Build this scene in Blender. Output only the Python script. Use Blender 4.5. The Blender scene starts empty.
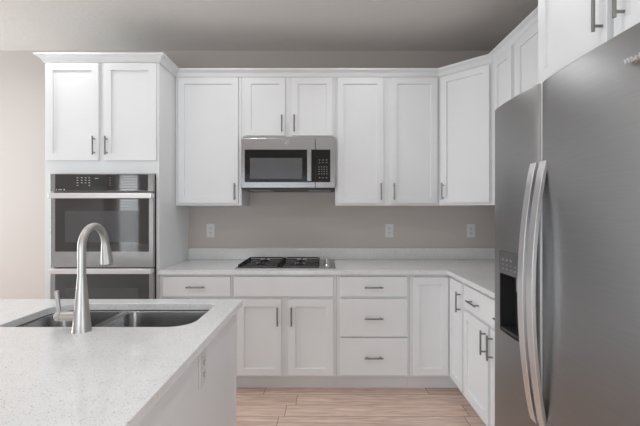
import bpy, bmesh, math, random
from mathutils import Vector, Matrix
random.seed(4)
C = bpy.context.scene.collection
PI = math.pi

# ------------------------------------------------------------------ camera, world, lights, exposure
cd = bpy.data.cameras.new('camera'); cam = bpy.data.objects.new('camera', cd); C.objects.link(cam)
cam.location = (0, 0, 1.352); cam.rotation_euler = (PI/2, 0, 0)
cd.sensor_width = 36; cd.lens = 375/640*36
cd.shift_x = -5/640; cd.shift_y = -2/640; cd.clip_start = 0.02
bpy.context.scene.camera = cam
vs = bpy.context.scene.view_settings
bpy.context.scene.display_settings.display_device = 'sRGB'
vs.view_transform = 'Standard'; vs.look = 'None'; vs.gamma = 1; vs.use_curve_mapping = False
vs.exposure = 0.20
w = bpy.data.worlds.new('sky'); bpy.context.scene.world = w; w.use_nodes = True
bg = w.node_tree.nodes['Background']; bg.inputs[0].default_value = (0.80, 0.88, 1, 1); bg.inputs[1].default_value = 1.0

def area(name, loc, rot, sx, sy, power, col=(1, 1, 1), spread=PI, shape='RECTANGLE'):
    l = bpy.data.lights.new(name, 'AREA'); l.shape = shape; l.size = sx
    if shape == 'RECTANGLE': l.size_y = sy
    l.energy = power; l.color = col; l.spread = spread
    o = bpy.data.objects.new(name, l); C.objects.link(o); o.location = loc; o.rotation_euler = rot
    return o
CEIL = 2.805; BACK = 3.40; RIGHT = 1.562; LEFT = -4.5; REAR = -2.2
# daylight through the windows behind and to the left of the camera, plus an added fill at right
area('daylight_rear_door', (-1.3, REAR+0.06, 0.85), (PI/2, 0, 0), 1.9, 1.5, 31, (0.88, 0.955, 1))
area('daylight_rear_window', (-4.045, REAR-0.045, 1.3), (PI/2, 0, 0), 0.36, 1.56, 11, (0.95, 0.98, 1))
area('daylight_left_window', (LEFT+0.06, 2.35, 1.40), (0, -PI/2, 0), 1.7, 1.6, 45, (0.90, 0.965, 1))
area('added_fill_right', (RIGHT-0.06, -1.15, 1.35), (0, PI/2, 0), 1.6, 1.4, 22, (0.88, 0.955, 1))  # added fill to brighten island side and oven tower side, source invented
CAN_POWER = 2.2
CANS = [(x, y) for y in (2.50, 1.07, -0.6) for x in (-3.07, -1.93, -0.79, 0.35)]

# ------------------------------------------------------------------ materials
def mat(name, base=(0.8, 0.8, 0.8), rough=0.5, metal=0.0, **kw):
    m = bpy.data.materials.new(name); m.use_nodes = True
    b = m.node_tree.nodes['Principled BSDF']
    b.inputs['Base Color'].default_value = (*base, 1)
    b.inputs['Roughness'].default_value = rough; b.inputs['Metallic'].default_value = metal
    for k, v in kw.items(): b.inputs[k].default_value = v
    return m
def nodes(m): return m.node_tree.nodes, m.node_tree.links, m.node_tree.nodes['Principled BSDF']
def add_bump(m, scale, strength, dist=0.002, stretch=(1, 1, 1), detail=3):
    N, L, b = nodes(m)
    tc = N.new('ShaderNodeTexCoord'); mp = N.new('ShaderNodeMapping'); mp.inputs['Scale'].default_value = stretch
    n = N.new('ShaderNodeTexNoise'); n.inputs['Scale'].default_value = scale; n.inputs['Detail'].default_value = detail
    bp = N.new('ShaderNodeBump'); bp.inputs['Strength'].default_value = strength; bp.inputs['Distance'].default_value = dist
    L.new(tc.outputs['Object'], mp.inputs[0]); L.new(mp.outputs[0], n.inputs['Vector'])
    L.new(n.outputs['Fac'], bp.inputs['Height']); L.new(bp.outputs[0], b.inputs['Normal'])
    return m
def vary(m, c0, c1, scale, stretch=(1, 1, 1), lo=0.3, hi=0.7):
    N, L, b = nodes(m)
    tc = N.new('ShaderNodeTexCoord'); mp = N.new('ShaderNodeMapping'); mp.inputs['Scale'].default_value = stretch
    n = N.new('ShaderNodeTexNoise'); n.inputs['Scale'].default_value = scale; n.inputs['Detail'].default_value = 4
    r = N.new('ShaderNodeValToRGB'); r.color_ramp.elements[0].position = lo; r.color_ramp.elements[1].position = hi
    r.color_ramp.elements[0].color = (*c0, 1); r.color_ramp.elements[1].color = (*c1, 1)
    L.new(tc.outputs['Object'], mp.inputs[0]); L.new(mp.outputs[0], n.inputs['Vector'])
    L.new(n.outputs['Fac'], r.inputs[0]); L.new(r.outputs[0], b.inputs['Base Color'])
    return m
M = {}
M['white'] = vary(mat('white_painted_wood', rough=0.38), (0.80, 0.805, 0.81), (0.83, 0.835, 0.84), 3)
M['wall'] = add_bump(mat('greige_wall_paint', (0.57, 0.520, 0.487), 0.85), 60, 0.15)
M['ceiling'] = add_bump(mat('ceiling_paint', (0.68, 0.655, 0.625), 0.9), 35, 0.5, 0.004)
M['trimw'] = mat('white_trim_paint', (0.8, 0.8, 0.8), 0.45)
M['steel'] = vary(mat('brushed_steel', (0.6, 0.6, 0.6), 0.27, 1.0), (0.38, 0.38, 0.383), (0.42, 0.42, 0.42), 6, (1, 1, 60))
M['fridge'] = (vary(mat('grey_fridge_steel', (0.33, 0.33, 0.33), 0.40, 1.0), (0.31, 0.31, 0.313), (0.33, 0.33, 0.332), 8, (1, 1, 40)))
M['handle_steel'] = mat('satin_handle_steel', (0.82, 0.82, 0.825), 0.3, 1.0)
M['nickel'] = mat('brushed_nickel', (0.27, 0.265, 0.26), 0.3, 1.0)
M['faucet'] = mat('satin_nickel', (0.50, 0.485, 0.465), 0.38, 1.0)
M['sink'] = vary(mat('sink_steel', (0.5, 0.5, 0.5), 0.25, 1.0), (0.33, 0.33, 0.33), (0.38, 0.38, 0.38), 5, (60, 1, 1))
M['blackglass'] = mat('black_glass', (0.03, 0.03, 0.031), 0.04, 0.0, **{'IOR': 1.85})
M['mw_glass'] = mat('microwave_black_glass', (0.008, 0.008, 0.008), 0.06)
M['dim_marks'] = mat('dim_markings', (0.26, 0.26, 0.26), 0.5)
M['window_glass_dark'] = mat('oven_window_glass', (0.09, 0.09, 0.094), 0.06)
M['mw_window'] = mat('microwave_screen_glass', (0.11, 0.11, 0.115), 0.12)
M['black'] = mat('black_plastic', (0.02, 0.02, 0.02), 0.4)
M['iron'] = add_bump(mat('cast_iron', (0.010, 0.010, 0.010), 0.6, **{'Specular IOR Level': 0.25}), 200, 0.2, 0.0005)
M['darkgap'] = mat('dark_gasket', (0.03, 0.03, 0.03), 0.7)
M['marks'] = mat('printed_markings', (0.55, 0.55, 0.55), 0.5)
M['chrome'] = mat('polished_chrome', (0.8, 0.8, 0.8), 0.08, 1.0)
M['orange'] = mat('amber_enamel', (0.75, 0.33, 0.06), 0.4)
M['outlet'] = mat('outlet_plastic', (0.74, 0.74, 0.74), 0.35)
M['slot'] = mat('outlet_slots', (0.10, 0.10, 0.10), 0.6)
M['dispgrey'] = mat('grey_plastic', (0.30, 0.30, 0.31), 0.35)
M['disppanel'] = mat('dispenser_panel', (0.10, 0.10, 0.105), 0.2)
M['blind'] = mat('white_blind_slats', (0.78, 0.78, 0.76), 0.6)
g = mat('window_pane', (1, 1, 1), 0.0); nodes(g)[2].inputs['Transmission Weight'].default_value = 1; nodes(g)[2].inputs['IOR'].default_value = 1.02
M['pane'] = g
e = mat('lamp_diffuser', (1, 1, 1), 0.5); nodes(e)[2].inputs['Emission Color'].default_value = (1, 0.97, 0.92, 1)
nodes(e)[2].inputs['Emission Strength'].default_value = 6; M['lamp'] = e

for k in ('steel', 'handle_steel'):
    N_, L_, b_ = nodes(M[k]); b_.inputs['Anisotropic'].default_value = 0.5
    tg = N_.new('ShaderNodeTangent'); tg.direction_type = 'RADIAL'; tg.axis = 'Z'; L_.new(tg.outputs[0], b_.inputs['Tangent'])
def quartz():
    m = mat('speckled_quartz', rough=0.12); N, L, b = nodes(m)
    tc = N.new('ShaderNodeTexCoord')
    base = N.new('ShaderNodeTexNoise'); base.inputs['Scale'].default_value = 14; base.inputs['Detail'].default_value = 6
    r0 = N.new('ShaderNodeValToRGB'); r0.color_ramp.elements[0].color = (0.77, 0.77, 0.77, 1); r0.color_ramp.elements[1].color = (0.80, 0.80, 0.80, 1)
    r0.color_ramp.elements[0].position = 0.35; r0.color_ramp.elements[1].position = 0.65
    L.new(tc.outputs['Object'], base.inputs['Vector']); L.new(base.outputs['Fac'], r0.inputs[0])
    prev = r0.outputs[0]
    for sc, thr, col, dens in ((105, 0.22, (0.46, 0.45, 0.44), 0.76), (210, 0.30, (0.52, 0.52, 0.52), 0.62), (140, 0.25, (0.92, 0.92, 0.92), 0.6)):
        v = N.new('ShaderNodeTexVoronoi'); v.inputs['Scale'].default_value = sc
        L.new(tc.outputs['Object'], v.inputs['Vector'])
        lt = N.new('ShaderNodeMath'); lt.operation = 'LESS_THAN'; lt.inputs[1].default_value = thr
        L.new(v.outputs['Distance'], lt.inputs[0])
        sp = N.new('ShaderNodeSeparateColor'); L.new(v.outputs['Color'], sp.inputs[0])
        gt = N.new('ShaderNodeMath'); gt.operation = 'GREATER_THAN'; gt.inputs[1].default_value = dens
        L.new(sp.outputs[0], gt.inputs[0])
        mu = N.new('ShaderNodeMath'); mu.operation = 'MULTIPLY'; L.new(lt.outputs[0], mu.inputs[0]); L.new(gt.outputs[0], mu.inputs[1])
        mx = N.new('ShaderNodeMix'); mx.data_type = 'RGBA'
        L.new(mu.outputs[0], mx.inputs[0]); L.new(prev, mx.inputs[6]); mx.inputs[7].default_value = (*col, 1)
        prev = mx.outputs[2]
    L.new(prev, b.inputs['Base Color'])
    return m
M['quartz'] = quartz()

def planks():
    m = mat('oak_plank_floor', rough=0.42); N, L, b = nodes(m)
    def math_(op, a, bb=None):
        n = N.new('ShaderNodeMath'); n.operation = op
        for i, v in enumerate((a, bb)):
            if v is None: continue
            if isinstance(v, (int, float)): n.inputs[i].default_value = v
            else: L.new(v, n.inputs[i])
        return n.outputs[0]
    geo = N.new('ShaderNodeNewGeometry'); sp = N.new('ShaderNodeSeparateXYZ'); L.new(geo.outputs['Position'], sp.inputs[0])
    W, LEN = 0.148, 1.22
    yy = math_('DIVIDE', math_('ADD', sp.outputs['Y'], 9.967), W)      # seams at y = 2.465, 2.613, 2.761
    row = math_('FLOOR', yy); fy = math_('FRACT', yy)
    wn = N.new('ShaderNodeTexWhiteNoise'); wn.noise_dimensions = '1D'; L.new(row, wn.inputs['W'])
    xx = math_('ADD', math_('DIVIDE', sp.outputs['X'], LEN), math_('MULTIPLY', wn.outputs['Value'], 7.3))
    col = math_('FLOOR', xx); fx = math_('FRACT', xx)
    ex = math_('MULTIPLY', math_('MINIMUM', fx, math_('SUBTRACT', 1, fx)), LEN)
    ey = math_('MULTIPLY', math_('MINIMUM', fy, math_('SUBTRACT', 1, fy)), W)
    seam = math_('LESS_THAN', math_('MINIMUM', ex, ey), 0.0022)
    cid = N.new('ShaderNodeCombineXYZ'); L.new(row, cid.inputs[0]); L.new(col, cid.inputs[1])
    wn2 = N.new('ShaderNodeTexWhiteNoise'); wn2.noise_dimensions = '3D'; L.new(cid.outputs[0], wn2.inputs['Vector'])
    # grain stretched along X
    gv = N.new('ShaderNodeCombineXYZ'); L.new(math_('MULTIPLY', sp.outputs['X'], 2.2), gv.inputs[0])
    L.new(math_('MULTIPLY', sp.outputs['Y'], 38), gv.inputs[1]); L.new(math_('MULTIPLY', wn2.outputs['Value'], 40), gv.inputs[2])
    gn = N.new('ShaderNodeTexNoise'); gn.inputs['Scale'].default_value = 1.6; gn.inputs['Detail'].default_value = 6; gn.inputs['Distortion'].default_value = 1.2
    L.new(gv.outputs[0], gn.inputs['Vector'])
    r = N.new('ShaderNodeValToRGB'); r.color_ramp.elements[0].position = 0.33; r.color_ramp.elements[1].position = 0.66
    r.color_ramp.elements[0].color = (0.53, 0.365, 0.29, 1); r.color_ramp.elements[1].color = (0.82, 0.63, 0.535, 1)
    L.new(gn.outputs['Fac'], r.inputs[0])
    hs = N.new('ShaderNodeHueSaturation'); L.new(r.outputs[0], hs.inputs['Color'])
    L.new(math_('ADD', math_('MULTIPLY', wn2.outputs['Value'], 0.16), 0.92), hs.inputs['Value'])
    mx = N.new('ShaderNodeMix'); mx.data_type = 'RGBA'; L.new(seam, mx.inputs[0]); L.new(hs.outputs[0], mx.inputs[6]); mx.inputs[7].default_value = (0.24, 0.17, 0.13, 1)
    L.new(mx.outputs[2], b.inputs['Base Color'])
    return m
M['floor'] = planks()

# ------------------------------------------------------------------ mesh helpers
class MB:
    def __init__(s): s.v = []; s.f = []
    def box(s, x0, x1, y0, y1, z0, z1):
        i = len(s.v)
        s.v += [(x, y, z) for x in (x0, x1) for y in (y0, y1) for z in (z0, z1)]
        s.f += [[i+a for a in q] for q in ((0, 1, 3, 2), (4, 6, 7, 5), (0, 4, 5, 1), (2, 3, 7, 6), (0, 2, 6, 4), (1, 5, 7, 3))]
        return s
    def prism(s, poly, z0, z1):                    # poly counter-clockwise
        i = len(s.v); n = len(poly)
        s.v += [(x, y, z0) for x, y in poly] + [(x, y, z1) for x, y in poly]
        s.f.append([i+k for k in range(n)][::-1]); s.f.append([i+n+k for k in range(n)])
        for k in range(n): s.f.append([i+k, i+(k+1) % n, i+n+(k+1) % n, i+n+k])
        return s
    def loft(s, rings, caps=True):
        i0 = len(s.v); n = len(rings[0])
        for r in rings: s.v += [tuple(p) for p in r]
        for j in range(len(rings)-1):
            a = i0+j*n; b = a+n
            for k in range(n): s.f.append([a+k, a+(k+1) % n, b+(k+1) % n, b+k])
        if caps:
            s.f.append([i0+k for k in range(n)][::-1]); s.f.append([i0+(len(rings)-1)*n+k for k in range(n)])
        return s
    def tube(s, pts, rads, seg=16, caps=True):
        pts = [Vector(p) for p in pts]
        if isinstance(rads, (int, float)): rads = [rads]*len(pts)
        rings = []; up = None
        for j, p in enumerate(pts):
            t = (pts[min(j+1, len(pts)-1)] - pts[max(j-1, 0)]).normalized()
            if up is None: up = Vector((0, 0, 1)) if abs(t.z) < 0.9 else Vector((1, 0, 0))
            a = t.cross(up).normalized(); b = a.cross(t).normalized(); up = b
            rings.append([p + (a*math.cos(2*PI*k/seg) + b*math.sin(2*PI*k/seg))*rads[j] for k in range(seg)])
        return s.loft(rings, caps)
    def lathe(s, cx, cy, prof, seg=28, caps=True):  # prof: (r, z)
        return s.loft([[(cx+r*math.cos(2*PI*k/seg), cy+r*math.sin(2*PI*k/seg), z) for k in range(seg)] for r, z in prof], caps)
    def build(s, name, m, parent=None, bevel=0, smooth=False, loc=None, rotz=0, segs=2):
        me = bpy.data.meshes.new(name); me.from_pydata(s.v, [], s.f)
        bm = bmesh.new(); bm.from_mesh(me); bmesh.ops.recalc_face_normals(bm, faces=bm.faces); bm.to_mesh(me); bm.free()
        return link(name, me, m, parent, bevel, smooth, loc, rotz, segs)
def link(name, me, m, parent=None, bevel=0, smooth=False, loc=None, rotz=0, segs=2):
    o = bpy.data.objects.new(name, me); C.objects.link(o)
    me.materials.clear(); me.materials.append(m)
    if parent: o.parent = parent
    if loc: o.location = loc
    o.rotation_euler.z = rotz
    if bevel:
        b = o.modifiers.new('bevel', 'BEVEL'); b.width = bevel; b.segments = segs; b.limit_method = 'ANGLE'; b.angle_limit = math.radians(40)
    if smooth:
        for p in me.polygons: p.use_smooth = True
        md = o.modifiers.new('split', 'EDGE_SPLIT'); md.split_angle = math.radians(42)
    return o
def thing(name, label, cat, loc=(0, 0, 0), rotz=0, group=None):
    o = bpy.data.objects.new(name, None); C.objects.link(o); o.location = loc; o.rotation_euler.z = rotz
    o.empty_display_size = 0.1
    return tag(o, label, cat, group)
def tag(o, label, cat, group=None):
    o['label'] = label; o['category'] = cat
    if group: o['group'] = group
    return o
def struct(o): o['kind'] = 'structure'; return o
def copy_tree(o, parent=None):
    c = o.copy(); C.objects.link(c)
    if parent: c.parent = parent
    for ch in [k for k in o.children]: copy_tree(ch, c)
    return c
def text_mesh(s, size, extrude, name='lettering'):
    cu = bpy.data.curves.new(name, 'FONT'); cu.body = s; cu.size = size; cu.extrude = extrude
    cu.align_x = 'LEFT'; cu.align_y = 'CENTER'
    o = bpy.data.objects.new(name, cu); C.objects.link(o)
    bpy.context.view_layer.update()
    me = bpy.data.meshes.new_from_object(o.evaluated_get(bpy.context.evaluated_depsgraph_get()))
    bpy.data.objects.remove(o); bpy.data.curves.remove(cu)
    return me

# ------------------------------------------------------------------ room shell
T = 0.12
struct(MB().box(LEFT-T, RIGHT+T, REAR-T, BACK+T, -0.1, 0).build('floor', M['floor']))
struct(MB().box(LEFT-T, RIGHT+T, REAR-T, BACK+T, CEIL, CEIL+0.1).build('ceiling', M['ceiling']))
struct(MB().box(LEFT-T, RIGHT+T, BACK, BACK+T, 0, CEIL).build('wall_back', M['wall']))
ry0, ry1, rz0, rz1 = -1.9, -0.4, 0.5, 2.2  # opening for the invented window of the right-hand fill
struct(MB().box(RIGHT, RIGHT+T, REAR, ry0, 0, CEIL).box(RIGHT, RIGHT+T, ry1, BACK, 0, CEIL).box(RIGHT, RIGHT+T, ry0, ry1, 0, rz0).box(RIGHT, RIGHT+T, ry0, ry1, rz1, CEIL).build('wall_right', M['wall']))
# left wall with one wide window opening
wl = MB(); ly0, ly1, lz0, lz1 = 1.5, 3.2, 0.5, 2.4
wl.box(LEFT-T, LEFT, REAR, ly0, 0, CEIL).box(LEFT-T, LEFT, ly1, BACK, 0, CEIL).box(LEFT-T, LEFT, ly0, ly1, 0, lz0).box(LEFT-T, LEFT, ly0, ly1, lz1, CEIL)
struct(wl.build('wall_left', M['wall']))
# rear wall: tall narrow window and a wide glass door
wr = MB(); a0, a1, az0, az1 = -4.29, -3.80, 0.45, 2.15; b0, b1, bz1 = -2.30, -0.30, 2.2
wr.box(LEFT-T, a0, REAR-T, REAR, 0, CEIL).box(a0, a1, REAR-T, REAR, 0, az0).box(a0, a1, REAR-T, REAR, az1, CEIL).box(a1, b0, REAR-T, REAR, 0, CEIL)
wr.box(b0, b1, REAR-T, REAR, bz1, CEIL).box(b1, RIGHT+T, REAR-T, REAR, 0, CEIL)
struct(wr.build('wall_rear', M['wall']))
def window(name, axis, u0, u1, z0, z1, pos, n):
    r = bpy.data.objects.new(name, None); C.objects.link(r); struct(r)
    def bx(mb, ua, ub, za, zb, t):
        if axis == 'y': mb.box(ua, ub, pos-t, pos+t, za, zb)
        else: mb.box(pos-t, pos+t, ua, ub, za, zb)
    f = MB(); e = 0.05
    bx(f, u0, u0+e, z0, z1, 0.03); bx(f, u1-e, u1, z0, z1, 0.03); bx(f, u0+e, u1-e, z0, z0+e, 0.03); bx(f, u0+e, u1-e, z1-e, z1, 0.03)
    for k in range(1, n):
        u = u0+(u1-u0)*k/n; bx(f, u-0.03, u+0.03, z0+e, z1-e, 0.025)
    f.build('window_frame', M['trimw'], r)
    p = MB(); bx(p, u0+e, u1-e, z0+e, z1-e, 0.003); p.build('window_pane', M['pane'], r)
    return r
window('window_1', 'y', a0, a1, az0, az1, REAR-0.07, 1)
bl = MB()
for k in range(29):
    z_ = az0+0.08+k*0.056
    i_ = len(bl.v)
    bl.v += [(a0+0.06, REAR-0.035, z_+0.016), (a1-0.06, REAR-0.035, z_+0.016), (a1-0.06, REAR-0.012, z_-0.016), (a0+0.06, REAR-0.012, z_-0.016), (a0+0.06, REAR-0.035, z_+0.019), (a1-0.06, REAR-0.035, z_+0.019), (a1-0.06, REAR-0.012, z_-0.013), (a0+0.06, REAR-0.012, z_-0.013)]
    bl.f += [[i_+q for q in f] for f in ((0, 1, 2, 3), (7, 6, 5, 4), (0, 4, 5, 1), (2, 6, 7, 3), (1, 5, 6, 2), (0, 3, 7, 4))]
bl.build('window_blind', M['blind'], bpy.data.objects['window_1'])
window('door_1', 'y', b0, b1, 0.0, bz1, REAR-0.07, 2)
window('added_window_right', 'x', ry0, ry1, rz0, rz1, RIGHT+0.07, 2)  # invented window, added to go with the fill light on this side
window('window_2', 'x', ly0, ly1, lz0, lz1, LEFT-0.07, 2)
struct(MB().box(LEFT, -2.09, BACK-0.014, BACK, 0, 0.10).build('baseboard_back', M['trimw'], bevel=0.004))
struct(MB().box(LEFT, LEFT+0.014, REAR, BACK-0.014, 0, 0.10).build('baseboard_left', M['trimw'], bevel=0.004))
struct(MB().box(RIGHT-0.014, RIGHT, REAR, 0.70, 0, 0.10).build('baseboard_right', M['trimw'], bevel=0.004))

# ------------------------------------------------------------------ cabinets
FW = 0.052                                         # stile width of the shaker doors
def shaker(w_, h_, x0, z0, t=0.022, fw=FW, rec=0.011):
    """local: x across, -y towards the room, back of the door at y=0"""
    m = MB(); x1, z1 = x0+w_, z0+h_
    def ring(i, y): return [(x0+i, y, z0+i), (x1-i, y, z0+i), (x1-i, y, z1-i), (x0+i, y, z1-i)]
    m.loft([ring(0.0, 0), ring(0, -t+0.0015), ring(0.0015, -t), ring(fw, -t), ring(fw+0.001, -t+rec), ], caps=True)
    return m
def slab_front(w_, h_, x0, z0, t=0.022):
    m = MB(); x1, z1 = x0+w_, z0+h_
    def ring(i, y): return [(x0+i, y, z0+i), (x1-i, y, z0+i), (x1-i, y, z1-i), (x0+i, y, z1-i)]
    m.loft([ring(0, 0), ring(0, -t+0.003), ring(0.003, -t)]); return m
def bar_pull(cx, cz, vertical, parent, y=-0.0222, L=0.137, r=0.0058, off=0.030):
    m = MB(); h = L/2; q = h-0.018
    yb = y-off
    if vertical:
        m.tube([(cx, yb, cz-h), (cx, yb, cz+h)], r, 12)
        for s in (-q, q): m.tube([(cx, y, cz+s), (cx, yb, cz+s)], r*0.85, 10)
    else:
        m.tube([(cx-h, yb, cz), (cx+h, yb, cz)], r, 12)
        for s in (-q, q): m.tube([(cx+s, y, cz), (cx+s, yb, cz)], r*0.85, 10)
    return m.build('handle', M['nickel'], parent, smooth=True)
def fronts(root, elems, off=(0, 0, 0), rot=0):
    """elems: (kind, x0, x1, z0, z1, [handles (x, z, vertical)])"""
    for kind, x0, x1, z0, z1, hs in elems:
        if kind == 'door': d = shaker(x1-x0, z1-z0, x0, z0).build('door', M['white'], root, loc=off, rotz=rot)
        elif kind == 'drawer': d = slab_front(x1-x0, z1-z0, x0, z0).build('drawer', M['white'], root, loc=off, rotz=rot)
        else: d = slab_front(x1-x0, z1-z0, x0, z0).build('false_front', M['white'], root, loc=off, rotz=rot)
        for (hx, hz, vert) in hs: bar_pull(hx, hz, vert, d)
G = 0.0006
def cabinet(name, label, x, y, z, rot, w_, dep, z0, z1, elems, toe=True, group=None):
    r = thing(name, label, 'cabinet', (x, y, z), rot, group)
    MB().box(G, w_-G, 0, dep-G, z0, z1).build('carcass', M['white'], r, bevel=0.0015)
    if toe: MB().box(G, w_-G, 0.075, dep-G, 0.0, z0-0.0002).build('toe_kick', M['white'], r)
    fronts(r, elems); return r

ZB0, ZB1 = 0.117, 0.883                            # base carcass
FY = 2.794; FX = 0.94; UY = 3.095; UX = 1.257
ZU0, ZU1 = 1.397, 2.464
DB, DT = 1.416, 2.447                              # upper door bottom / top
hz = DB+0.095
gb = 'white base cabinets'; gu = 'white upper cabinets'
def E(x): return x
# base run on the back wall (local x = world x - origin)
x = -1.234
cabinet('base_cabinet', 'white base cabinet left of the gas cooktop, between oven tower and cooktop', x, FY, 0, 0, 0.544, 0.604, ZB0, ZB1,
        [('drawer', -1.203-x, -0.701-x, 0.718, 0.865, [(-0.952-x, 0.792, False)]),
         ('door', -1.203-x, -0.957-x, 0.135, 0.697, [(-0.983-x, 0.595, True)]), ('door', -0.947-x, -0.701-x, 0.135, 0.697, [(-0.921-x, 0.595, True)])], group=gb)
x = -0.690
cabinet('base_cabinet', 'white two-door base cabinet under the gas cooktop with blank top panel', x, FY, 0, 0, 0.775, 0.604, ZB0, ZB1,
        [('panel', -0.673-x, 0.062-x, 0.718, 0.865, []),
         ('door', -0.652-x, -0.324-x, 0.135, 0.697, [(-0.350-x, 0.577, True)]), ('door', -0.273-x, 0.063-x, 0.135, 0.697, [(-0.247-x, 0.577, True)])], group=gb)
x = 0.085
cabinet('drawer_cabinet', 'white three-drawer base cabinet right of the gas cooktop', x, FY, 0, 0, 0.545, 0.604, ZB0, ZB1,
        [('drawer', 0.113-x, 0.611-x, 0.718, 0.865, [(0.358-x, 0.79, False)]),
         ('drawer', 0.113-x, 0.611-x, 0.422, 0.699, [(0.358-x, 0.561, False)]),
         ('drawer', 0.113-x, 0.611-x, 0.135, 0.410, [(0.358-x, 0.272, False)])], group=gb)
# corner base
r = thing('corner_base_cabinet', 'white L-shaped corner base cabinet with narrow door on each wing', 'cabinet', (0.6306, FY, 0), 0, gb)
ox, oy = 0.6306, FY
def loc(poly, ox, oy): return [(a-ox, b-oy) for a, b in poly]
MB().prism(loc([(0.6306, FY), (FX, FY), (FX, 2.503), (RIGHT-G, 2.503), (RIGHT-G, BACK-G), (0.6306, BACK-G)], ox, oy), ZB0, ZB1).build('carcass', M['white'], r, bevel=0.0015)
MB().prism(loc([(0.6306, FY+0.075), (FX+0.075, FY+0.075), (FX+0.075, 2.503), (RIGHT-G, 2.503), (RIGHT-G, BACK-G), (0.6306, BACK-G)], ox, oy), 0, ZB0-0.0002).build('toe_kick', M['white'], r)
fronts(r, [('door', 0.649-ox, 0.914-ox, 0.135, 0.862, [])])
fronts(r, [('door', 0.030, 0.271, 0.135, 0.862, [(0.250, 0.735, True)])], off=(FX-ox, 0, 0), rot=-PI/2)
# right wing: wide drawer with two pulls over two doors
y0 = 2.502
cabinet('base_cabinet', 'white base cabinet beside the refrigerator with wide drawer above two doors', FX, y0, 0, -PI/2, 0.80, 0.609, ZB0, ZB1,
        [('drawer', 0.017, 0.787, 0.718, 0.865, [(0.208, 0.785, False), (0.594, 0.785, False)]),
         ('door', 0.017, 0.386, 0.135, 0.697, [(0.360, 0.600, True)]), ('door', 0.420, 0.787, 0.135, 0.697, [(0.446, 0.600, True)])], group=gb)
# uppers
x = -1.234
cabinet('upper_cabinet', 'white single-door wall cabinet between oven tower and microwave', x, UY, 0, 0, 0.546, 0.304, ZU0, ZU1,
        [('door', -1.207-x, -0.713-x, DB, DT, [(-0.737-x, hz, True)])], toe=False, group=gu)
x = -0.688
cabinet('upper_cabinet', 'short white two-door wall cabinet above the microwave', x, UY, 0, 0, 0.772, 0.304, 1.957, ZU1,
        [('door', -0.659-x, -0.328-x, 1.970, DT, [(-0.352-x, 2.066, True)]), ('door', -0.275-x, 0.063-x, 1.970, DT, [(-0.251-x, 2.066, True)])], toe=False, group=gu)
x = 0.084
cabinet('upper_cabinet', 'tall white two-door wall cabinet right of the microwave', x, UY, 0, 0, 0.856, 0.304, ZU0, ZU1,
        [('door', 0.102-x, 0.481-x, DB, DT, [(0.457-x, hz, True)]), ('door', 0.539-x, 0.922-x, DB, DT, [(0.563-x, hz, True)])], toe=False, group=gu)
r = thing('corner_wall_cabinet', 'white angled corner wall cabinet with one diagonal door', 'cabinet', (0.9406, UY, 0), 0, gu)
ox, oy = 0.9406, UY
MB().prism(loc([(0.9406, UY), (UX, 2.7906), (RIGHT-G, 2.7906), (RIGHT-G, BACK-G), (0.9406, BACK-G)], ox, oy), ZU0, ZU1).build('carcass', M['white'], r, bevel=0.0015)
dl = math.hypot(UX-0.9406, UY-2.7906); da = math.atan2(UY-2.7906, UX-0.9406)
fronts(r, [('door', 0.024, dl-0.026, DB, DT, [(0.050, hz, True)])], off=(0, 0, 0), rot=-da)
cabinet('upper_cabinet', 'narrow white wall cabinet on the right wall next to the diagonal corner cabinet', UX, 2.790, 0, -PI/2, 0.33, 0.304, ZU0, ZU1,
        [('door', 0.050, 0.300, DB, DT, [(0.276, hz, True)])], toe=False, group=gu)
cabinet('upper_cabinet', 'white wall cabinet on the right wall, partly hidden behind the refrigerator cabinet', UX, 2.460, 0, -PI/2, 0.828, 0.304, ZU0, ZU1,
        [('door', 0.030, 0.388, DB, DT, [(0.364, hz, True)]), ('door', 0.440, 0.798, DB, DT, [(0.464, hz, True)])], toe=False, group=gu)
cabinet('refrigerator_cabinet', 'deep white two-door cabinet mounted above the refrigerator', FX, 1.631, 0, -PI/2, 0.915, 0.609, 1.875, ZU1,
        [('door', 0.014, 0.410, 1.892, DT, [(0.389, 2.015, True)]), ('door', 0.437, 0.901, 1.892, DT, [(0.480, 2.015, True)])], toe=False, group=gu)

# oven tower
TX0, TX1 = -2.085, -1.2352; TW = TX1-TX0
r = thing('oven_cabinet', 'tall white oven tower cabinet with two doors above the double oven', 'cabinet', (TX0, FY, 0))
OZ0, OZ1 = 0.33, 1.626; OX0, OX1 = -2.008-TX0, -1.259-TX0
m = MB(); m.box(0, TW, 0, 0.605, 1.63, ZU1).box(0, OX0-0.002, 0, 0.605, ZB0, 1.63).box(OX1+0.002, TW, 0, 0.605, ZB0, 1.63).box(OX0-0.002, OX1+0.002, 0, 0.605, ZB0, OZ0-0.003)
m.box(OX0-0.002, OX1+0.002, 0.595, 0.605, OZ0-0.003, 1.63)
m.build('carcass', M['white'], r)
MB().box(0, TW, 0.075, 0.605, 0, ZB0-0.0002).build('toe_kick', M['white'], r)
fronts(r, [('door', -2.066-TX0, -1.675-TX0, 1.726, DT, [(-1.702-TX0, 1.833, True)]), ('door', -1.636-TX0, -1.250-TX0, 1.726, DT, [(-1.610-TX0, 1.833, True)]),
           ('drawer', -2.070-TX0, -1.250-TX0, 0.135, 0.31, [(TW/2, 0.225, False)])])

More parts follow.
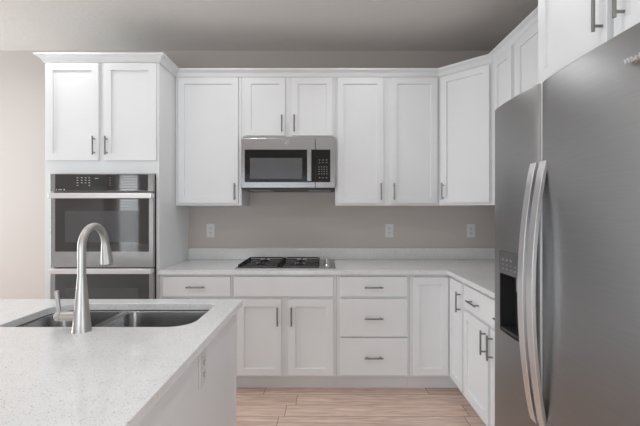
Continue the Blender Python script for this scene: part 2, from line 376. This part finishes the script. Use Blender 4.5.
# crown moulding swept round the cabinet tops
def sweep(path, prof):
    n = len(path); P = [Vector(p) for p in path]; rings = []
    for i, p in enumerate(P):
        ds = []
        if i > 0: ds.append((P[i]-P[i-1]).normalized())
        if i < n-1: ds.append((P[i+1]-P[i]).normalized())
        ns = [Vector((d.y, -d.x)) for d in ds]
        if len(ns) == 2: o = (ns[0]+ns[1])/(1+ns[0].dot(ns[1]))
        else: o = ns[0]
        rings.append([(p.x+o.x*q, p.y+o.y*q, z) for q, z in prof])
    m = MB(); m.loft(rings); return m
cz = 2.456
prof = [(0.001, cz), (0.009, cz), (0.010, cz+0.007), (0.014, cz+0.009), (0.017, cz+0.018), (0.026, cz+0.030), (0.036, cz+0.037), (0.044, cz+0.040), (0.045, cz+0.044), (0.051, cz+0.045), (0.051, cz+0.056), (0.001, cz+0.056)]
path = [(TX0, BACK-0.001), (TX0, FY), (TX1, FY), (TX1, UY), (0.94, UY), (UX, 2.79), (UX, 1.631), (FX, 1.631), (FX, 0.715), (RIGHT-0.001, 0.715)]
tag(sweep(path, prof).build('crown_molding', M['white']), 'white stepped crown molding running along the tops of all the cabinets', 'molding')

# ------------------------------------------------------------------ worktops
CT, CB = 0.914, 0.8838
r = thing('countertop', 'white speckled quartz countertop running under the wall cabinets', 'countertop', (0, 3.1, CB))
def L(poly): return loc(poly, 0, 3.1)
MB().prism(L([(TX1+0.001, 2.758), (0.903, 2.758), (0.903, 1.703), (RIGHT-0.001, 1.703), (RIGHT-0.001, BACK-0.001), (TX1+0.001, BACK-0.001)]), 0, CT-CB).build('slab', M['quartz'], r, bevel=0.002)
MB().prism(L([(TX1+0.001, BACK-0.021), (RIGHT-0.021, BACK-0.021), (RIGHT-0.021, 1.703), (RIGHT-0.001, 1.703), (RIGHT-0.001, BACK-0.001), (TX1+0.001, BACK-0.001)]), CT-CB+0.0003, CT-CB+0.102).build('upstand', M['quartz'], r, bevel=0.0015)

IX0, IX1, IY0, IY1 = -2.75, -0.408, 0.50, 1.867
r = thing('kitchen_island', 'white kitchen island with flat end panel, under the foreground countertop', 'island', ((IX0+IX1)/2, (IY0+IY1)/2, 0))
ox, oy = (IX0+IX1)/2, (IY0+IY1)/2
bx0, bx1, by0, by1 = IX0+0.03, -0.438, IY0+0.25, 1.840
def B(n, x0, x1, y0_, y1_, z0, z1, bev=0.001): MB().box(x0-ox, x1-ox, y0_-oy, y1_-oy, z0, z1).build(n, M['white'], r, bevel=bev)
B('end_panel', bx1-0.02, bx1, by0, by1-0.0165, 0, CB-0.0002)
B('corner_trim', bx1-0.02, bx1+0.003, by1-0.016, by1, 0, CB-0.0002)
B('end_panel', bx0, bx0+0.02, by0, by1, 0, CB-0.0002)
B('front_panel', bx0+0.0205, bx1-0.0205, by1-0.02, by1-0.001, 0.117, CB-0.0002)
B('back_panel', bx0+0.0205, bx1-0.0205, by0, by0+0.02, 0, CB-0.0002)
B('toe_kick', bx0+0.0205, bx1-0.0205, by1-0.09, by1-0.075, 0, 0.1165)
B('bottom_panel', bx0+0.0205, bx1-0.0205, by0+0.021, by1-0.021, 0.1168, 0.135)

def rrect(x0, x1, y0_, y1_, rad, n=8):
    pts = []
    rr = rad if isinstance(rad, (list, tuple)) else [rad]*4
    for (cx, cy, a), q in zip(((x1, y1_, 0), (x0, y1_, 90), (x0, y0_, 180), (x1, y0_, 270)), rr):
        sx = -1 if cx == x1 else 1; sy = -1 if cy == y1_ else 1
        for k in range(n+1):
            t = math.radians(a+90*k/n); pts.append((cx+sx*q+q*math.cos(t), cy+sy*q+q*math.sin(t)))
    return pts
def plate_with_holes(outer, holes, z0, z1):
    bm = bmesh.new()
    def loop(pts, z):
        vs_ = [bm.verts.new((x, y, z)) for x, y in pts]
        return vs_, [bm.edges.new((vs_[i], vs_[(i+1) % len(vs_)])) for i in range(len(vs_))]
    sets = []
    for z in (z0, z1):
        es = []; vl = []
        for pts in [outer]+holes:
            v_, e_ = loop(pts, z); es += e_; vl.append(v_)
        bmesh.ops.triangle_fill(bm, edges=es, use_beauty=True, use_dissolve=False); sets.append(vl)
    if z1 != z0:
        for a, b in zip(*sets):
            for i in range(len(a)): bm.faces.new((a[i], a[(i+1) % len(a)], b[(i+1) % len(a)], b[i]))
    bmesh.ops.recalc_face_normals(bm, faces=bm.faces)
    me = bpy.data.meshes.new('plate'); bm.to_mesh(me); bm.free(); return me
SX0, SX1, SY0, SY1 = -1.250, -0.512, 1.418, 1.772
cut = rrect(SX0, SX1, SY0, SY1, [0.045, 0.10, 0.04, 0.09], 10)
me = plate_with_holes([(IX0, IY0), (IX1, IY0), (IX1, IY1), (IX0, IY1)], [cut], CB, CT)
tag(link('island_countertop', me, M['quartz'], bevel=0.002), 'white speckled quartz island countertop with sink cutout, in the foreground', 'countertop')
# sink
r = thing('kitchen_sink', 'double-bowl stainless steel undermount sink set in the island countertop', 'sink', (-0.87, 1.6, CB-0.22))
def SP(p): return [(a+0.87, b-1.6) for a, b in p]
zt = 0.2195
DX = -0.930
bowls = [(SX0-0.004, DX-0.011, SY0-0.004, SY1+0.004, [0.05, 0.104, 0.044, 0.05]), (DX+0.011, SX1+0.004, SY0-0.004, SY1+0.004, [0.054, 0.05, 0.05, 0.09])]
outer = SP(rrect(SX0-0.03, SX1+0.03, SY0-0.03, SY1+0.03, 0.06))
link('flange', plate_with_holes(outer, [SP(rrect(*b)) for b in bowls], zt-0.0015, zt-0.0002), M['sink'], r)
for b in bowls:
    m = MB(); rings = []
    for ins, z in ((0, zt-0.0016), (0.002, zt-0.01), (0.006, 0.05), (0.014, 0.032), (0.035, 0.023)):
        rings.append([(p[0], p[1], z) for p in SP(rrect(b[0]+ins, b[1]-ins, b[2]+ins, b[3]-ins, b[4]))])
    m.loft(rings, caps=False); n = len(rings[0]); base = len(m.v)-n; m.f.append([base+k for k in range(n)])
    o = m.build('bowl', M['sink'], r, smooth=True)
    md = o.modifiers.new('solid', 'SOLIDIFY'); md.thickness = 0.0012; md.offset = 0
    cx, cy = (b[0]+b[1])/2+0.87, (b[2]+b[3])/2-1.6+0.02
    MB().lathe(cx, cy, [(0.045, 0.0245), (0.043, 0.028), (0.034, 0.0265), (0.02, 0.0255)]).build('drain', M['chrome'], r, smooth=True)
# faucet
fx, fy = -0.888, 1.369
r = thing('kitchen_faucet', 'brushed nickel gooseneck pull-down faucet standing in front of the island sink', 'faucet', (fx, fy, CT))
MB().lathe(0, 0, [(0.0325, 0), (0.0325, 0.003), (0.031, 0.006), (0.027, 0.050), (0.0225, 0.100), (0.0182, 0.150), (0.0150, 0.195)]).build('body', M['faucet'], r, smooth=True)
R_ = 0.076; zc = 1.2165-CT; pts = [(0, 0, 0.1955), (0, 0, 0.23), (0, 0, zc-0.02)]
pts += [(-0.003*(1-math.cos(math.radians(a)))/2, R_-R_*math.cos(math.radians(a)), zc+R_*math.sin(math.radians(a))) for a in range(0, 177, 8)]
MB().tube(pts, [0.0140]*len(pts), 24).build('spout', M['faucet'], r, smooth=True)
e = Vector(pts[-1]); d_ = (Vector(pts[-1])-Vector(pts[-2])).normalized()
d_ = Vector((0.03, 0.10, -1)).normalized()
q = [e+d_*t for t in (0.0008, 0.004, 0.03, 0.075, 0.085, 0.088)]
MB().tube(q, [0.0145, 0.0150, 0.0175, 0.0225, 0.0228, 0.020], 24).build('spray_head', M['faucet'], r, smooth=True)
MB().tube([e+d_*0.0882, e+d_*0.0905], [0.018, 0.018], 20).build('nozzle', M['dispgrey'], r, smooth=True)
MB().tube([(-0.020, 0, 0.054), (-0.072, 0, 0.054)], 0.0175, 24).build('handle_hub', M['faucet'], r, bevel=0.001)
h = MB().tube([(-0.0732, 0, 0.054), (-0.0745, 0, 0.054), (-0.090, 0, 0.054), (-0.095, 0, 0.054)], [0.0165, 0.0178, 0.0178, 0.013], 24).build('handle', M['faucet'], r, smooth=True)
MB().tube([(-0.082, 0, 0.068), (-0.084, -0.003, 0.10), (-0.088, -0.006, 0.148)], [0.0062, 0.0068, 0.0075], 14).build('lever', M['faucet'], h, smooth=True)

# ------------------------------------------------------------------ double oven
OY = 2.742                                         # front plane
r = thing('double_wall_oven', 'stainless steel double wall oven with black glass doors built into the tower', 'oven', (-1.6335, FY, OZ0))
def OB(n, m_, x0, x1, y0_, y1_, z0, z1, par=None, bev=0.0, **k):
    return MB().box(x0+1.6335, x1+1.6335, y0_-FY, y1_-FY, z0-OZ0, z1-OZ0).build(n, m_, par or r, bevel=bev, **k)
ZL, ZR = -2.011, -1.256
OB('chassis', M['darkgap'], -2.004, -1.263, OY+0.03, 3.37, OZ0+0.003, 1.620)
p = OB('control_panel', M['steel'], ZL, ZR, OY, OY+0.0295, 1.494, 1.6235, bev=0.002)
OB('panel_glass', M['blackglass'], -1.972, -1.295, OY-0.002, OY-0.0002, 1.499, 1.619, p)
dsp = OB('display', M['black'], -1.694, -1.593, OY-0.0026, OY-0.0021, 1.532, 1.596, p)
def mk(x, z, w_, h_, yy=OY-0.0026, n='key'): MB().box(x-w_/2+1.6335, x+w_/2+1.6335, yy-FY, yy+0.0004-FY, z-h_/2-OZ0, z+h_/2-OZ0).build(n, M['marks'], p)
for cx_ in (-1.808, -1.777, -1.749, -1.722):
    for k in range(4):
        if k == 3 and cx_ in (-1.777, -1.749): continue
        mk(cx_, 1.595-k*0.0185, 0.012, 0.0045)
for k in range(4): mk(-1.571, 1.595-k*0.0185, 0.003, 0.005)
mk(-1.668, 1.590, 0.024, 0.004, OY-0.0031, 'readout')
mk(-1.962, 1.508, 0.006, 0.008, n='status_mark'); mk(-1.935, 1.508, 0.026, 0.004, n='status_mark'); mk(-1.905, 1.508, 0.009, 0.009, n='status_mark')
def oven_door(z0, z1, hz_, win):
    d = OB('oven_door', M['steel'], ZL, ZR, OY, OY+0.0295, z0, z1, bev=0.003)
    gl = OB('door_glass', M['blackglass'], -1.972, -1.288, OY-0.0025, OY-0.0002, win[0], win[1], d)
    OB('inner_window', M['window_glass_dark'], -1.90, -1.36, OY-0.0032, OY-0.0027, win[0]+0.07, win[1]-0.10, d)
    m = MB(); HX0, HX1 = -1.990+1.6335, -1.248+1.6335; yb = OY-0.042-FY; zz = hz_-OZ0
    m.box(HX0, HX1, yb-0.012, yb+0.010, zz-0.019, zz+0.019)
    for a, b in ((HX0, HX0+0.03), (HX1-0.03, HX1)): m.box(a, b, yb+0.0102, OY-0.0004-FY, zz-0.016, zz+0.016)
    m.build('handle', M['handle_steel'], d, bevel=0.006, segs=3)
    return d
oven_door(0.938, 1.488, 1.462, (1.055, 1.452))
oven_door(0.372, 0.928, 0.918, (0.47, 0.890))
OB('bottom_vent', M['steel'], ZL, ZR, OY+0.006, OY+0.0295, 0.332, 0.368, bev=0.002)

# ------------------------------------------------------------------ microwave
MY = 3.022
r = thing('microwave_oven', 'stainless over-the-range microwave with black glass door above the cooktop', 'microwave', (-0.300, 3.2, 1.535))
def mw(n, m_, x0, x1, y0_, y1_, z0, z1, par=None, bev=0.0):
    return MB().box(x0+0.3, x1+0.3, y0_-3.2, y1_-3.2, z0-1.535, z1-1.535).build(n, m_, par or r, bevel=bev)
s_ = 375/MY
def PX(px): return (px-325)/s_
def PZ(py): return 1.352+(211-py)/s_
MX0, MX1 = PX(241.2), PX(335.2)
body = MB(); body.box(MX0+0.3+0.003, MX1+0.3-0.003, MY+0.0305-3.2, BACK-0.001-3.2, 1.545-1.535, 1.955-1.535)
body.build('casing', M['steel'], r)
seam = PX(315.4)
gz0, gz1 = PZ(182.2), PZ(149.6)
d = mw('microwave_door', M['steel'], MX0, seam-0.001, MY, MY+0.030, PZ(187.8), PZ(138.1), bev=0.003)
mw('door_glass', M['mw_glass'], PX(244.8), seam-0.0012, MY-0.002, MY-0.0002, gz0, gz1, d)
mw('viewing_window', M['mw_window'], PX(250), PX(302.3), MY-0.0027, MY-0.0022, PZ(178.8), PZ(158), d)
hx = (PX(307)+PX(311.8))/2
m = MB(); m.box(hx-0.017+0.3, hx+0.017+0.3, MY-0.045-3.2, MY-0.030-3.2, gz0-1.535+0.004, gz1-1.535)
for zz in (gz0+0.02, gz1-0.04): m.box(hx-0.010+0.3, hx+0.010+0.3, MY-0.0298-3.2, MY-0.0003-3.2, zz-1.535, zz+0.02-1.535)
m.build('handle', M['steel'], d, bevel=0.004, segs=3)
# round monogram badge: ring with curls
m = MB(); cx_, cz_ = PX(287.2)+0.3, PZ(142.4)-1.535
def ringtube(cx_, cz_, R0, r0, a0=0, a1=360, n=24):
    m.tube([(cx_+R0*math.cos(math.radians(a0+(a1-a0)*k/n)), MY-0.0012-3.2, cz_+R0*math.sin(math.radians(a0+(a1-a0)*k/n))) for k in range(n+1)], r0, 6)
ringtube(cx_, cz_, 0.0165, 0.0011); ringtube(cx_-0.005, cz_+0.001, 0.0055, 0.0009, 40, 330); ringtube(cx_+0.005, cz_+0.003, 0.0038, 0.0009, 30, 270); ringtube(cx_+0.005, cz_-0.004, 0.0038, 0.0009, 90, 330)
m.build('badge', M['chrome'], d)
cp = mw('control_panel', M['steel'], seam+0.001, MX1, MY, MY+0.030, PZ(187.8), PZ(138.1), bev=0.003)
mw('panel_glass', M['mw_glass'], seam+0.0012, PX(330.3), MY-0.002, MY-0.0002, gz0, gz1, cp)
def mk2(px, py, w_, h_): MB().box(PX(px)-w_/2+0.3, PX(px)+w_/2+0.3, MY-0.0027-3.2, MY-0.0022-3.2, PZ(py)-h_/2-1.535, PZ(py)+h_/2-1.535).build('key', M['dim_marks'], cp)
for py in (160, 162.5): 
    for px in (319.6, 323, 326.6): mk2(px, py, 0.011, 0.0055)
for py in (167, 169.3, 171.6, 173.9):
    for px in (319, 321.6, 324.2, 326.8): mk2(px, py, 0.009, 0.006)
for px in (319.6, 323, 326.6): mk2(px, 177.8, 0.011, 0.007)
mw('underside', M['black'], MX0+0.01, MX1-0.01, MY+0.035, BACK-0.002, 1.522, 1.5448)
mw('lower_grille', M['dispgrey'], PX(248), PX(270), MY+0.05, MY+0.20, 1.5185, 1.5218)
mw('lower_grille', M['dispgrey'], PX(308), PX(330), MY+0.05, MY+0.20, 1.5185, 1.5218)

# ------------------------------------------------------------------ gas cooktop
KX0, KX1, KY0, KY1 = -0.682, 0.082, 2.835, 3.335
cxk, cyk = -0.30, 3.085
r = thing('gas_cooktop', 'stainless steel gas cooktop with black cast iron grates set in the countertop', 'cooktop', (cxk, cyk, CT+0.0003))
MB().prism([(KX0-cxk, KY0-cyk), (KX1-cxk, KY0-cyk), (KX1-cxk, KY1-cyk), (KX0-cxk, KY1-cyk)], 0, 0.008).build('tray', M['steel'], r, bevel=0.003)
for gx0, gx1 in ((-0.660, -0.357), (-0.349, -0.048)):
    a, b = gx0-cxk, gx1-cxk; c_, d_y = 2.850-cyk, 3.315-cyk; t = 0.008; zt_ = 0.031; zb_ = 0.022
    m = MB()
    m.box(a+.012, b-.012, c_, c_+t, zb_, zt_).box(a+.012, b-.012, d_y-t, d_y, zb_, zt_).box(a, a+t, c_, d_y, zb_, zt_).box(b-t, b, c_, d_y, zb_, zt_)
    ym = (c_+d_y)/2; m.box(a+t, b-t, ym-t/2, ym+t/2, zb_, zt_)
    xm = (a+b)/2
    for ya, yb_ in ((c_+t, ym-t/2), (ym+t/2, d_y-t)):
        yc = (ya+yb_)/2
        m.box(xm-t/2, xm+t/2, ya, yc-0.030, zb_, zt_).box(xm-t/2, xm+t/2, yc+0.030, yb_, zb_, zt_)
        m.box(a+t, xm-0.040, yc-t/2, yc+t/2, zb_, zt_).box(xm+0.040, b-t, yc-t/2, yc+t/2, zb_, zt_)
        m.box(xm-t/2, xm+t/2, yc+0.030, yc+0.041, zt_, zt_+0.006)
    for xx in (a, b-t):
        for y_ in (c_, ym-t/2, d_y-t): m.box(xx, xx+t, y_, y_+t, 0.0086, zb_)
    m.box(a+t, b-t, c_, c_+0.006, 0.0086, 0.012)
    m.box(a, a+0.006, c_+t, d_y-t, 0.0086, 0.015); m.box(b-0.006, b, c_+t, d_y-t, 0.0086, 0.015)
    m.build('grate', M['iron'], r)
    for yc in ((c_+t+ym)/2, (ym+d_y-t)/2):
        bn = MB().lathe(xm, yc, [(0.044, 0.0084), (0.042, 0.011), (0.034, 0.014), (0.032, 0.015)]).build('burner', M['nickel'], r, smooth=True)
        MB().lathe(xm, yc, [(0.028, 0.0152), (0.030, 0.017), (0.028, 0.0205), (0.018, 0.0212)]).build('burner_cap', M['iron'], bn, smooth=True)
for k, y_ in enumerate((2.90, 3.01, 3.12, 3.23)):
    kx = 0.014-cxk; ky = y_-cyk
    kn = MB().lathe(kx, ky, [(0.024, 0.0084), (0.023, 0.012), (0.018, 0.016), (0.0165, 0.030), (0.014, 0.032)]).build('knob', M['chrome'], r, smooth=True)
    MB().box(kx-0.003, kx+0.003, ky-0.017, ky+0.017, 0.0322, 0.040).build('grip', M['black'] if k == 0 else M['chrome'], kn, bevel=0.001)

# ------------------------------------------------------------------ refrigerator
RX = 0.735
r = thing('refrigerator', 'grey stainless side-by-side refrigerator with curved handles and ice dispenser', 'refrigerator', (1.15, 1.19, 0))
ox, oy = 1.15, 1.19
MB().box(0.815-ox, 1.53-ox, 0.75-oy, 1.628-oy, 0.03, 1.765).build('cabinet_body', M['dispgrey'], r, bevel=0.003)
MB().box(0.83-ox, 0.86-ox, 0.77-oy, 1.61-oy, 0.0, 0.029).build('kick_grille', M['black'], r)
for y_ in (0.80, 1.52): MB().box(0.80-ox, 0.90-ox, y_-oy, y_+0.06-oy, 1.7655, 1.790).build('hinge_cover', M['black'], r, bevel=0.004)
def fridge_door(name, y0_, y1_, z0, z1, hole=None):
    """curved front towards -x; rounded vertical edges"""
    w_ = y1_-y0_; ys = []
    rad = 0.012
    for k in range(5): ys.append(y0_+rad*(1-math.cos(PI/2*k/4)))
    n = 14
    for k in range(1, n): ys.append(y0_+rad+(w_-2*rad)*k/n)
    for k in range(5): ys.append(y1_-rad+rad*math.sin(PI/2*k/4))
    if hole: ys += [hole[0], hole[1]]
    ys = sorted(set(round(v, 5) for v in ys))
    def fx_(y):
        u = 2*(y-(y0_+y1_)/2)/w_; X = RX-0.010*(1-u*u)+0.004
        for e_ in (y-y0_, y1_-y):
            if e_ < rad: X += rad-math.sqrt(max(0, rad*rad-(rad-e_)**2))
        return X
    zs = sorted(set([z0, z0+0.006, z1-0.006, z1]+([hole[2], hole[3]] if hole else [])))
    bm = bmesh.new(); XB = 0.808
    fr = [[bm.verts.new((fx_(y)+(0.005 if z in (z0, z1) else 0)-ox, y-oy, z)) for z in zs] for y in ys]
    bk = [[bm.verts.new((XB-ox, y-oy, z)) for z in zs] for y in ys]
    def inh(i, j): return hole and ys[i] >= hole[0]-1e-4 and ys[i+1] <= hole[1]+1e-4 and zs[j] >= hole[2]-1e-4 and zs[j+1] <= hole[3]+1e-4
    for i in range(len(ys)-1):
        for j in range(len(zs)-1):
            if not inh(i, j): bm.faces.new((fr[i][j], fr[i][j+1], fr[i+1][j+1], fr[i+1][j]))
            bm.faces.new((bk[i][j], bk[i+1][j], bk[i+1][j+1], bk[i][j+1]))
    for i in range(len(ys)-1):
        for j in (0, len(zs)-1): bm.faces.new((fr[i][j], fr[i+1][j], bk[i+1][j], bk[i][j]))
    for j in range(len(zs)-1):
        for i in (0, len(ys)-1): bm.faces.new((fr[i][j], fr[i][j+1], bk[i][j+1], bk[i][j]))
    bmesh.ops.recalc_face_normals(bm, faces=bm.faces)
    me = bpy.data.meshes.new(name); bm.to_mesh(me); bm.free()
    return link(name, me, M['fridge'], r, smooth=True)
hy0, hy1, hz0_, hz1_ = 1.378, 1.572, 0.858, 1.190
fd = fridge_door('freezer_door', 1.291, 1.640, 0.035, 1.794, (hy0, hy1, hz0_, hz1_))
nd = fridge_door('fridge_door', 0.752, 1.281, 0.035, 1.794)
MB().box(RX+0.010-ox, 0.806-ox, 1.2870-oy, 1.2908-oy, 0.04, 1.791).build('lit_edge_strip', M['trimw'], fd)  # white strip standing in for light on the freezer door's side face
def fridge_handle(yc, door):
    # flattened bow, widest stand-off at the middle
    z0, z1 = 0.615, 1.520; rings = []; N_ = 28
    for k in range(N_+1):
        t = k/N_; z = z0+(z1-z0)*t; s = math.sin(PI*t)
        XF_ = RX-0.004-0.046*(s**0.80); th = 0.013; hw = 0.0185
        rings.append([(XF_-ox, yc-hw+0.002-oy, z), (XF_-ox, yc+hw-0.002-oy, z), (XF_+0.002-ox, yc+hw-oy, z), (XF_+th-ox, yc+hw-0.001-oy, z), (XF_+th-ox, yc-hw+0.001-oy, z), (XF_+0.002-ox, yc-hw-oy, z)])
    m = MB(); m.loft(rings)
    return m.build('handle', M['handle_steel'], door)
fridge_handle(1.3195, fd); fridge_handle(1.2610, nd)
# dispenser
XF = RX-0.004
m = MB()   # open box lining the recess
m.box(XF+0.060-ox, XF+0.064-ox, hy0-oy, hy1-oy, hz0_, 1.095)
m.box(XF+0.003-ox, XF+0.060-ox, hy0+0.0005-oy, hy0+0.004-oy, hz0_, 1.095).box(XF+0.003-ox, XF+0.060-ox, hy1-0.004-oy, hy1-0.0005-oy, hz0_, 1.095)
m.box(XF+0.003-ox, XF+0.060-ox, hy0+0.004-oy, hy1-0.004-oy, hz0_, hz0_+0.012)
dp = m.build('dispenser_recess', M['black'], r)
pn = MB().box(XF-0.002-ox, XF+0.060-ox, hy0+0.001-oy, hy1-0.001-oy, 1.096, hz1_-0.001).build('dispenser_panel', M['disppanel'], r, bevel=0.001)
for row, (zz, hh) in enumerate(((1.155, 0.018), (1.135, 0.007), (1.118, 0.010))):
    for k in range(5 - (row == 0)*2): 
        y_ = hy1-0.030-k*0.033; MB().box(XF-0.0026-ox, XF-0.0022-ox, y_-0.011-oy, y_-oy, zz-hh/4, zz+hh/4).build('touch_key', M['dim_marks'], pn)
MB().box(XF+0.020-ox, XF+0.050-ox, 1.440-oy, 1.475-oy, 1.035, 1.0945).build('paddle', M['dispgrey'], dp, bevel=0.002)
MB().box(XF+0.001-ox, XF+0.055-ox, hy0+0.012-oy, hy1-0.012-oy, hz0_+0.0125, hz0_+0.017).build('drip_tray', M['black'], dp)
# raised lettering with an amber sweep
me = text_mesh('Whirlpool', 0.0195, 0.001)
me.transform(Matrix.Translation((RX-0.0085-ox, 0.911-oy, 1.7115)) @ Matrix(((0, 0, -1, 0), (-1, 0, 0, 0), (0, 1, 0, 0), (0, 0, 0, 1))))
link('lettering', me, mat('silver_emblem', (0.62, 0.62, 0.62), 0.4), nd)
m = MB(); N_ = 16
ptsw = [(RX-0.0088-ox, 0.880-0.09*k/N_-oy, 1.699+0.022*math.sin(PI*0.55*k/N_)) for k in range(N_+1)]
m.tube(ptsw, [0.0008]*(N_+1), 6); m.build('emblem_sweep', M['orange'], nd)

# ------------------------------------------------------------------ outlets
def outlet(label, loc_, rot):
    r = thing('electrical_outlet', label, 'outlet', loc_, rot, 'white duplex outlets')
    MB().box(-0.037, 0.037, -0.006, -0.0002, -0.061, 0.061).build('cover_plate', M['outlet'], r, bevel=0.002)
    for zz in (-0.021, 0.021):
        s = MB()
        s.box(-0.017, 0.017, -0.0085, -0.0062, zz-0.015, zz+0.015); so = s.build('socket', M['outlet'], r, bevel=0.003)
        q = MB(); q.box(-0.0085, -0.0055, -0.0095, -0.0087, zz-0.003, zz+0.008).box(0.0055, 0.0085, -0.0095, -0.0087, zz-0.003, zz+0.008).box(-0.003, 0.003, -0.0095, -0.0087, zz-0.011, zz-0.006)
        q.build('slots', M['slot'], so)
    return r
outlet('white wall outlet above the countertop left of the cooktop', (-1.035, BACK, 1.175), 0)
outlet('white wall outlet above the countertop right of the cooktop, below two-door wall cabinet', (0.583, BACK, 1.175), 0)
outlet('white wall outlet above the countertop near the refrigerator', (1.322, BACK, 1.172), 0)
outlet('white outlet on the end panel of the kitchen island', (-0.438, 1.333, 0.795), PI/2)

# ------------------------------------------------------------------ recessed ceiling lights
names = {}
for i, (cx_, cy_) in enumerate(CANS):
    if i == 0:
        can = thing('recessed_light', 'x', 'ceiling light', (cx_, cy_, CEIL-0.0005), 0, 'round recessed ceiling lights')
        MB().lathe(0, 0, [(0.083, 0), (0.082, -0.005), (0.064, -0.007), (0.060, -0.004), (0.060, 0)]).build('trim_ring', M['trimw'], can, smooth=True)
        MB().lathe(0, 0, [(0.059, -0.0005), (0.058, -0.0035)]).build('diffuser', M['lamp'], can)
        c_ = can
    else: c_ = copy_tree(can)
    c_.location = (cx_, cy_, CEIL-0.0005)
    rown = {2.50: 'row nearest the cooktop wall', 1.07: 'row above the island', -0.6: 'row nearest the glass door'}[cy_]
    cols = {-3.07: 'farthest left', -1.93: 'second from left', -0.79: 'third from left', 0.35: 'farthest right'}[cx_]
    c_['label'] = 'recessed ceiling light, %s in the %s' % (cols, rown)
    area('recessed_lamp', (cx_, cy_, CEIL-0.012), (0, 0, 0), 0.11, 0.11, CAN_POWER, (0.97, 0.985, 1), PI*0.9, 'DISK')
